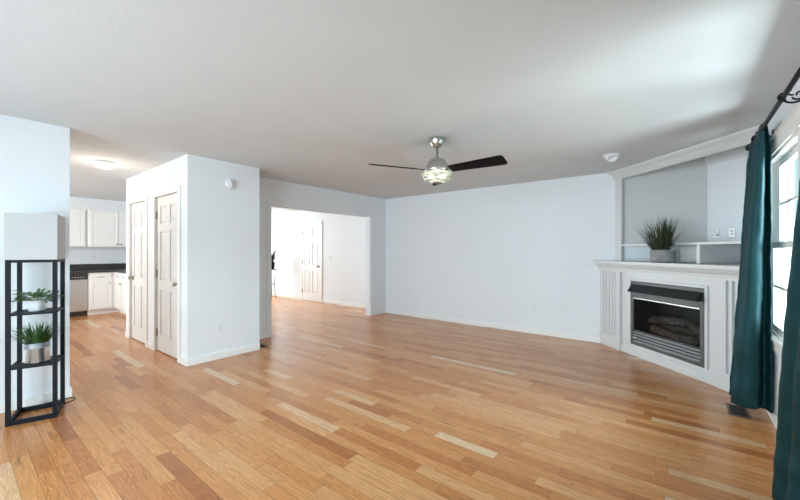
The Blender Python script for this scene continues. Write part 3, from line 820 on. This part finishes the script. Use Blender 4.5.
fin = obj('finial', MB().lathe([(0.050, 2.012), (0.050, 2.007), (0.020, 2.001), (0.010, 1.995), (0.002, 1.993)], c3, 20), M['nickel'], t)
for q in range(2):
    a = q * PI + 0.5; obj('bulb', MB().sphere((FX + 0.06 * math.cos(a), FY + 0.06 * math.sin(a), 2.066), 0.026, 16, 10, 0.9), M['bulb'], t)
pl = bpy.data.lights.new('fan_lamp', 'POINT'); pl.energy = 0.9; pl.color = (1.0, 0.93, 0.82); pl.shadow_soft_size = 0.05
po = bpy.data.objects.new('fan_lamp', pl); COL.objects.link(po); po.parent = t; po.location = (0, 0, 2.05 - H)

# ------------------------------------------------------------------ curtain rod and curtains
RX, RZ = 0.470, 2.22
t = thing('curtain_rod', 'black curtain rod with scroll bracket above the window', 'curtain rod', (RX, 3.1, RZ))
obj('pole', MB().tube([(RX, 1.85, RZ), (RX, 4.24, RZ)], 0.0135, 16), M['rod'], t)
for y, s in ((4.24, 1), (1.85, -1)):
    R = Matrix.Rotation(-PI / 2 * s, 4, 'X')
    obj('finial', MB().lathe([(0.014, 0), (0.020, 0.004), (0.020, 0.010), (0.013, 0.016), (0.022, 0.026), (0.029, 0.040), (0.028, 0.054), (0.018, 0.068), (0.002, 0.072)], (RX, y, RZ), 20, mtx=R), M['rod'], t)


def bracket(y):
    m = MB(); q = lambda dx, dz: (RX + dx, y, RZ + dz)
    arc = lambda cx, cz, r0, r1, a0, a1, n=22: [q(cx + (r0 + (r1 - r0) * i / n) * math.cos(math.radians(a0 + (a1 - a0) * i / n)), cz + (r0 + (r1 - r0) * i / n) * math.sin(math.radians(a0 + (a1 - a0) * i / n))) for i in range(n + 1)]
    m.tube(arc(0.0, 0.0, 0.021, 0.021, 100, 300), 0.0055, 8)                 # cradle under the rod
    m.tube(arc(0.042, 0.012, 0.052, 0.058, 185, 352), 0.006, 8)              # big sweep to the wall
    m.tube(arc(0.062, -0.002, 0.030, 0.009, 200, 560, 30), 0.005, 8)         # inner scroll
    m.tube(arc(0.034, 0.020, 0.020, 0.010, 290, 95), 0.0045, 8)
    m.box(XW - 0.006 - 0.001, XW - 0.0005, y - 0.014, y + 0.014, RZ - 0.06, RZ + 0.05)
    m.tube([q(0.095, -0.004), q(0.099, -0.004)], 0.007, 8)
    return obj('bracket', m, M['rod'], t)


bracket(3.00); bracket(3.98)


def curtain(name, label, f, ztop, zbot, nt=130, nz=80, seed=0.0):
    m = MB(); vs = []; fs = []
    for j in range(nz + 1):
        z = ztop + (zbot - ztop) * j / nz; w_ = j / nz
        for i in range(nt + 1):
            x, y = f(i / nt, w_)
            d = 0.007 * mnoise.noise(Vector((i / nt * 6 + seed, z * 3.2, seed))) + 0.006 * (0.3 + w_) * mnoise.noise(Vector((i / nt * 7 + z * 5 + seed, z * 11, seed)))
            zz = z + (0.012 * math.sin(i / nt * 9 + seed) * w_ if j == nz else 0)
            vs.append((x + d, y + d, zz))
    n = nt + 1
    for j in range(nz):
        for i in range(nt): fs.append((j * n + i, j * n + i + 1, (j + 1) * n + i + 1, (j + 1) * n + i))
    m.add(vs, fs, True)
    o = obj(name, m, M['curtain'], solid=0.003)
    return tag(o, label, 'curtain', 'dark teal curtains')


def tri(x): return (2 / PI) * math.asin(0.985 * math.sin(x))


def spline(P, q):
    n = len(P) - 1; k = min(int(q * n), n - 1); t_ = q * n - k
    p0, p1, p2, p3 = P[max(k - 1, 0)], P[k], P[k + 1], P[min(k + 2, n)]
    return [0.5 * (2 * b + (c_ - a) * t_ + (2 * a - 5 * b + 4 * c_ - d) * t_ ** 2 + (3 * b - a - 3 * c_ + d) * t_ ** 3) for a, b, c_, d in zip(p0, p1, p2, p3)]


def far_curtain(t_, w_):
    e = w_ ** 1.05
    a = 0.016 + 0.050 * min(1.0, w_ / 0.10) ** 0.8 * 0.50 + 0.076 * e
    xc = 0.480 - 0.044 * e
    yf, yn = 4.13 + 0.07 * e, 3.70 + 0.17 * e
    if t_ < 0.62:                                    # bunched pleats towards the fireplace
        q = t_ / 0.62
        return xc + a * 0.9 * math.cos(2 * PI * 2.5 * q), yf + (yn + 0.10 - yf) * q
    q = (t_ - 0.62) / 0.38                           # the broad last fold, from the room side round to the wall side
    d = 0.35 + 0.65 * min(1.0, w_ / 0.2)
    P = [(-0.9, 0.10), (-1.0, 0.05), (-0.62, 0.0), (-0.10, -0.012), (0.28, 0.012), (0.50, 0.075), (0.72, 0.085), (0.92, 0.03), (1.0, 0.035)]
    u, v = spline(P, q)
    return xc + a * u, yn + v * d


def near_curtain(t_, w_):
    e = w_ ** 0.75
    far, near = 2.10 + 0.67 * e, 1.65 - 0.05 * e
    y = far + (near - far) * t_
    a = 0.026 + 0.038 * e
    s = math.sin(2 * PI * 4.5 * t_ + PI * 0.9)
    return 0.462 - 0.012 * e + a * s - 0.02 * e * math.exp(-(t_ / 0.08) ** 2), y


curtain('curtain', 'dark teal curtain hanging between the fireplace and the window', far_curtain, 2.262, 0.085, seed=1.3)
curtain('curtain', 'dark teal curtain at the right edge, nearest the viewer', near_curtain, 2.262, 0.025, seed=4.1)

# ------------------------------------------------------------------ floor registers


def register(label, x0, x1, y0, y1):
    t = thing('floor_register', label, 'floor vent', ((x0 + x1) / 2, (y0 + y1) / 2, 0), 0, 'metal floor vents')
    m = MB(); e = 0.02
    m.box(x0, x1, y0, y0 + e, 0, 0.006).box(x0, x1, y1 - e, y1, 0, 0.006).box(x0, x0 + e, y0 + e, y1 - e, 0, 0.006).box(x1 - e, x1, y0 + e, y1 - e, 0, 0.006)
    obj('rim', m, M['register_rim'], t, bevel=0.002)
    obj('tray', MB().box(x0 + e, x1 - e, y0 + e, y1 - e, 0.0003, 0.0015), M['dark_plastic'], t)
    g = MB(); n = 16
    long_y = (y1 - y0) > (x1 - x0)
    a0, a1 = (y0 + e, y1 - e) if long_y else (x0 + e, x1 - e)
    for i in range(n):
        c_ = a0 + (a1 - a0) * (i + 0.5) / n
        if long_y: g.box(x0 + e, x1 - e, c_ - 0.003, c_ + 0.003, 0.001, 0.005)
        else: g.box(c_ - 0.003, c_ + 0.003, y0 + e, y1 - e, 0.001, 0.005)
    obj('grille', g, M['register'], t)


register('dark floor vent below the hanging teal curtain', 0.31, 0.44, 3.905, 4.175)
register('dark floor vent against the end of the pantry wall', -4.80, -4.50, 2.615, 2.745)

# ------------------------------------------------------------------ plants


def blade_strip(m, base, az, length, lean, droop, width, n=8, twist=0.0):
    """one arching grass blade, V-shaped in section"""
    p = Vector(base); el = PI / 2 - lean; step = length / n; rows = []
    d2 = Vector((math.cos(az), math.sin(az), 0)); side = Vector((-math.sin(az), math.cos(az), 0))
    for i in range(n + 1):
        t_ = i / n; w_ = width * (0.75 + 0.5 * t_) * (1 - t_ ** 2.2) + 0.0006
        dirv = d2 * math.cos(el) + Vector((0, 0, 1)) * math.sin(el)
        nor = side.cross(dirv)
        rows.append([p - side * w_ / 2 + nor * w_ * 0.18, p, p + side * w_ / 2 + nor * w_ * 0.18])
        p = p + dirv * step; el -= droop / n * (0.4 + 1.2 * t_)
    vs = [v for r in rows for v in r]; fs = []
    for i in range(n):
        for k in range(2): fs.append((i * 3 + k, i * 3 + k + 1, i * 3 + k + 4, i * 3 + k + 3))
    m.add(vs, fs, True)


def pot(t, c, prof, material, soil_r, soil_z, n=40):
    obj('pot', MB().lathe(prof, c, n), material, t)
    obj('soil', MB().lathe([(soil_r, soil_z - 0.01), (soil_r, soil_z), (0.002, soil_z + 0.004)], c, 24), M['soil'], t)


# grass in a grey pot on the mantel
g = DIAG @ Vector((-3.738, 3.512, 0)); gx, gy = g.x, g.y
t = thing('potted_grass', 'spiky dark green grass in a round grey pot on the mantel', 'plant', (gx, gy, 1.19))
c_ = (gx, gy, 1.19)
pot(t, c_, [(0.002, 0.0), (0.095, 0.0), (0.109, 0.007), (0.117, 0.02), (0.121, 0.04), (0.123, 0.143), (0.121, 0.148), (0.116, 0.148), (0.113, 0.12), (0.002, 0.12)], M['grey_pot'], 0.1125, 0.128)
m = MB(); rg = random.Random(3)
for i in range(300):
    r = 0.095 * math.sqrt(rg.random()); a = rg.random() * 2 * PI
    out = a + rg.gauss(0, 0.5); f = r / 0.095
    ln = rg.uniform(0.21, 0.47) * (1.0 - 0.10 * f)
    le = abs(rg.gauss(0.10 + 0.42 * f, 0.20)); dp = rg.uniform(0.0, 0.35)
    back = max(0.0, math.cos(out - PI / 4)) + max(0.0, r * math.cos(a - PI / 4)) * 6
    k_ = max(0.0, 1 - 1.15 * back); le *= k_; dp *= k_; r *= 0.6 if math.cos(a - PI / 4) > 0.2 else 1
    blade_strip(m, (gx + r * math.cos(a), gy + r * math.sin(a), 1.315), out, ln, le, dp, rg.uniform(0.007, 0.012))
obj('grass_blades', m, M['grass'], t)

# shelf lamp with plants, against the near wall
LR = math.radians(-17.3)
lc = Vector((-4.082, 0.434, 0)); S = 0.152; SY = 0.143; pw = 0.027
t = thing('shelf_floor_lamp', 'black shelf floor lamp with a square off-white shade', 'floor lamp', tuple(lc), LR)
mm = WM[t.name]
for sx in (-1, 1):
    for sy in (-1, 1):
        x0 = sx * S; x1 = sx * (S - pw); y0 = sy * SY; y1 = sy * (SY - pw)
        obj('post', MB().box(x0, x1, y0, y1, 0, 1.262).xf(mm), M['black'], t, bevel=0.002)
m = MB()
for z0, z1 in ((0.0, 0.035), (1.235, 1.256)):
    i_ = S - pw; iy = SY - pw
    for q in ((-i_, i_, -SY + 0.004, -iy - 0.002), (-i_, i_, iy + 0.002, SY - 0.004), (-S + 0.004, -i_ - 0.002, -iy, iy), (i_ + 0.002, S - 0.004, -iy, iy)):
        obj('rail', MB().box(*q, z0, z1).xf(mm), M['black'], t)
for z in (0.432, 0.842):
    obj('shelf', MB().box(-S + 0.003, S - 0.003, -SY + 0.003, SY - 0.003, z - 0.012, z).xf(mm), M['black'], t, bevel=0.002)
m = MB(); k = S + 0.002; ky = SY + 0.002; h_ = 0.004
for a, b, c2, d in ((-k, k, -ky, -ky + h_), (-k, k, ky - h_, ky), (-k, -k + h_, -ky + h_, ky - h_), (k - h_, k, -ky + h_, ky - h_)): m.box(a, b, c2, d, 1.257, 1.615)
obj('lamp_shade', m.xf(mm), M['shade'], t)['label'] = 'off-white square fabric shade'
m = MB().box(-S + 0.01, S - 0.01, -0.008, 0.008, 1.24, 1.254).lathe([(0.02, 1.235), (0.02, 1.30), (0.016, 1.33)], n=16).lathe([(0.014, 1.33), (0.028, 1.37), (0.03, 1.40), (0.018, 1.43), (0.002, 1.436)], n=16)
obj('socket', m.xf(mm), M['black'], t)
cord = [(-4.16, 0.44, 0.0045), (-4.24, 0.435, 0.0045), (-4.285, 0.48, 0.0045), (-4.31, 0.54, 0.0045), (-4.315, 0.60, 0.0045), (-4.31, 0.66, 0.0045), (-4.295, 0.695, 0.0045), (-4.25, 0.69, 0.0045), (-4.215, 0.665, 0.0045), (-4.20, 0.63, 0.0045), (-4.215, 0.585, 0.0045), (-4.255, 0.55, 0.0045), (-4.32, 0.56, 0.0045)]


def smooth_pts(P, k=6):
    P = [Vector(p) for p in P]; out = []
    for i in range(len(P) - 1):
        p0, p1, p2, p3 = P[max(i - 1, 0)], P[i], P[i + 1], P[min(i + 2, len(P) - 1)]
        for q in range(k):
            t_ = q / k
            out.append(0.5 * ((2 * p1) + (p2 - p0) * t_ + (2 * p0 - 5 * p1 + 4 * p2 - p3) * t_ ** 2 + (3 * p1 - p0 - 3 * p2 + p3) * t_ ** 3))
    return out + [P[-1]]


obj('cord', MB().tube(smooth_pts(cord), 0.0035, 8), M['cord'], t)

# fern on the upper shelf
uz = 0.842
c_ = (lc.x, lc.y, uz)
t = thing('potted_fern', 'small green fern in a white pot on the lamp\'s upper shelf', 'plant', c_)
pot(t, c_, [(0.002, 0), (0.046, 0), (0.050, 0.005), (0.054, 0.085), (0.052, 0.088), (0.048, 0.086), (0.047, 0.07), (0.002, 0.07)], M['white_pot'], 0.0465, 0.074)
rg = random.Random(11); m = MB()
for i in range(44):
    az = i * 2.399 + rg.uniform(-0.3, 0.3); L_ = rg.uniform(0.085, 0.14); el = rg.uniform(0.55, 1.3)
    p = Vector((lc.x + 0.03 * math.cos(az), lc.y + 0.03 * math.sin(az), uz + 0.075)); pts = [p.copy()]; n = 12; dr = rg.uniform(0.7, 1.3)
    for k in range(n):
        d = Vector((math.cos(az) * math.cos(el), math.sin(az) * math.cos(el), math.sin(el))); p = p + d * L_ / n; el -= dr / n; pts.append(p.copy())
    m.tube(pts, 0.0011, 5, taper=0.4)
    side = Vector((-math.sin(az), math.cos(az), 0))
    for k in range(3, n + 1):
        f = (k - 2) / (n - 2); ll = 0.030 * math.sin(PI * min(1, 0.25 + 0.75 * (1 - f) + 0.12)) + 0.006
        d = (pts[k] - pts[k - 1]).normalized()
        for s in (-1, 1):
            v = (side * s * 0.85 + d * 0.55 + Vector((0, 0, rg.uniform(-0.25, 0.25)))).normalized(); a = pts[k]
            wv = d * ll * 0.24
            m.add([a, a + v * ll * 0.45 - wv, a + v * ll, a + v * ll * 0.45 + wv], [(0, 1, 2, 3)], True)
obj('fronds', m, M['fern'], t)

# grass in a silver pot on the lower shelf
lz = 0.432
c_ = (lc.x, lc.y, lz)
t = thing('potted_grass', 'green grass tuft in a faceted silver pot on the lamp\'s lower shelf', 'plant', c_)
m = MB().lathe([(0.002, 0), (0.080, 0), (0.084, 0.006), (0.076, 0.115)], c_, 12, cap=True)
m.sm = [False] * len(m.sm)
obj('pot', m, M['silver_pot'], t)
obj('pot_rim', MB().lathe([(0.0765, 0.115), (0.075, 0.155), (0.072, 0.158), (0.067, 0.156), (0.066, 0.13), (0.066, 0.115)], c_, 36, cap=False), M['pot_rim'], t)['label'] = 'grey rim band'
obj('soil', MB().lathe([(0.066, 0.116), (0.066, 0.138), (0.002, 0.142)], c_, 24), M['soil'], t)
m = MB(); rg = random.Random(5)
for i in range(190):
    r = 0.058 * math.sqrt(rg.random()); a = rg.random() * 2 * PI; f = r / 0.058
    blade_strip(m, (lc.x + r * math.cos(a), lc.y + r * math.sin(a), lz + 0.138), a + rg.gauss(0, 0.4), rg.uniform(0.10, 0.20), abs(rg.gauss(0.12 + 0.45 * f, 0.18)), rg.uniform(0.0, 0.5), rg.uniform(0.007, 0.012))
for i in range(26):
    a = (i // 2) * 0.48 + rg.uniform(-0.2, 0.2)
    blade_strip(m, (lc.x + 0.05 * math.cos(a), lc.y + 0.05 * math.sin(a), lz + 0.138), a, rg.uniform(0.18, 0.27), rg.uniform(0.6, 1.05), rg.uniform(0.8, 1.3), 0.005)
obj('grass_blades', m, M['grass2'], t)

# plant stand and plant in the dining room, half hidden by the opening
sx, sy = -9.03, 5.58
t = thing('plant_stand', 'tall black metal plant stand beyond the left edge of the opening', 'plant stand', (sx, sy, 0))
for k in range(3):
    a = 0.35 + k * 2 * PI / 3
    obj('leg', MB().tube([(sx + 0.15 * math.cos(a), sy + 0.15 * math.sin(a), 0.006), (sx + 0.12 * math.cos(a), sy + 0.12 * math.sin(a), 0.45), (sx + 0.145 * math.cos(a), sy + 0.145 * math.sin(a), 0.82)], 0.008, 8), M['rod'], t)
ring = lambda r, z: [(sx + r * math.cos(i * PI / 16), sy + r * math.sin(i * PI / 16), z) for i in range(33)]
obj('top_plate', MB().lathe([(0.002, 0.806), (0.165, 0.806), (0.17, 0.812), (0.17, 0.826), (0.002, 0.826)], (sx, sy, 0), 32), M['rod'], t)
obj('brace_ring', MB().tube(ring(0.122, 0.40), 0.006, 8), M['rod'], t)
t = thing('potted_palm', 'dark arching palm in a black pot on the tall plant stand', 'plant', (sx, sy, 0.826))
pot(t, (sx, sy, 0.826), [(0.002, 0), (0.085, 0), (0.095, 0.02), (0.11, 0.20), (0.105, 0.205), (0.098, 0.18), (0.002, 0.18)], M['black'], 0.097, 0.185)
m = MB(); rg = random.Random(2)
for i in range(26):
    a = i * 2.399; blade_strip(m, (sx + 0.03 * math.cos(a), sy + 0.03 * math.sin(a), 1.0), a, rg.uniform(0.45, 0.75) * (0.55 if math.sin(a) > 0.2 else 1.0), rg.uniform(0.1, 0.5), rg.uniform(1.0, 1.9), rg.uniform(0.035, 0.055), n=12)
obj('leaves', m, M['darkleaf'], t)
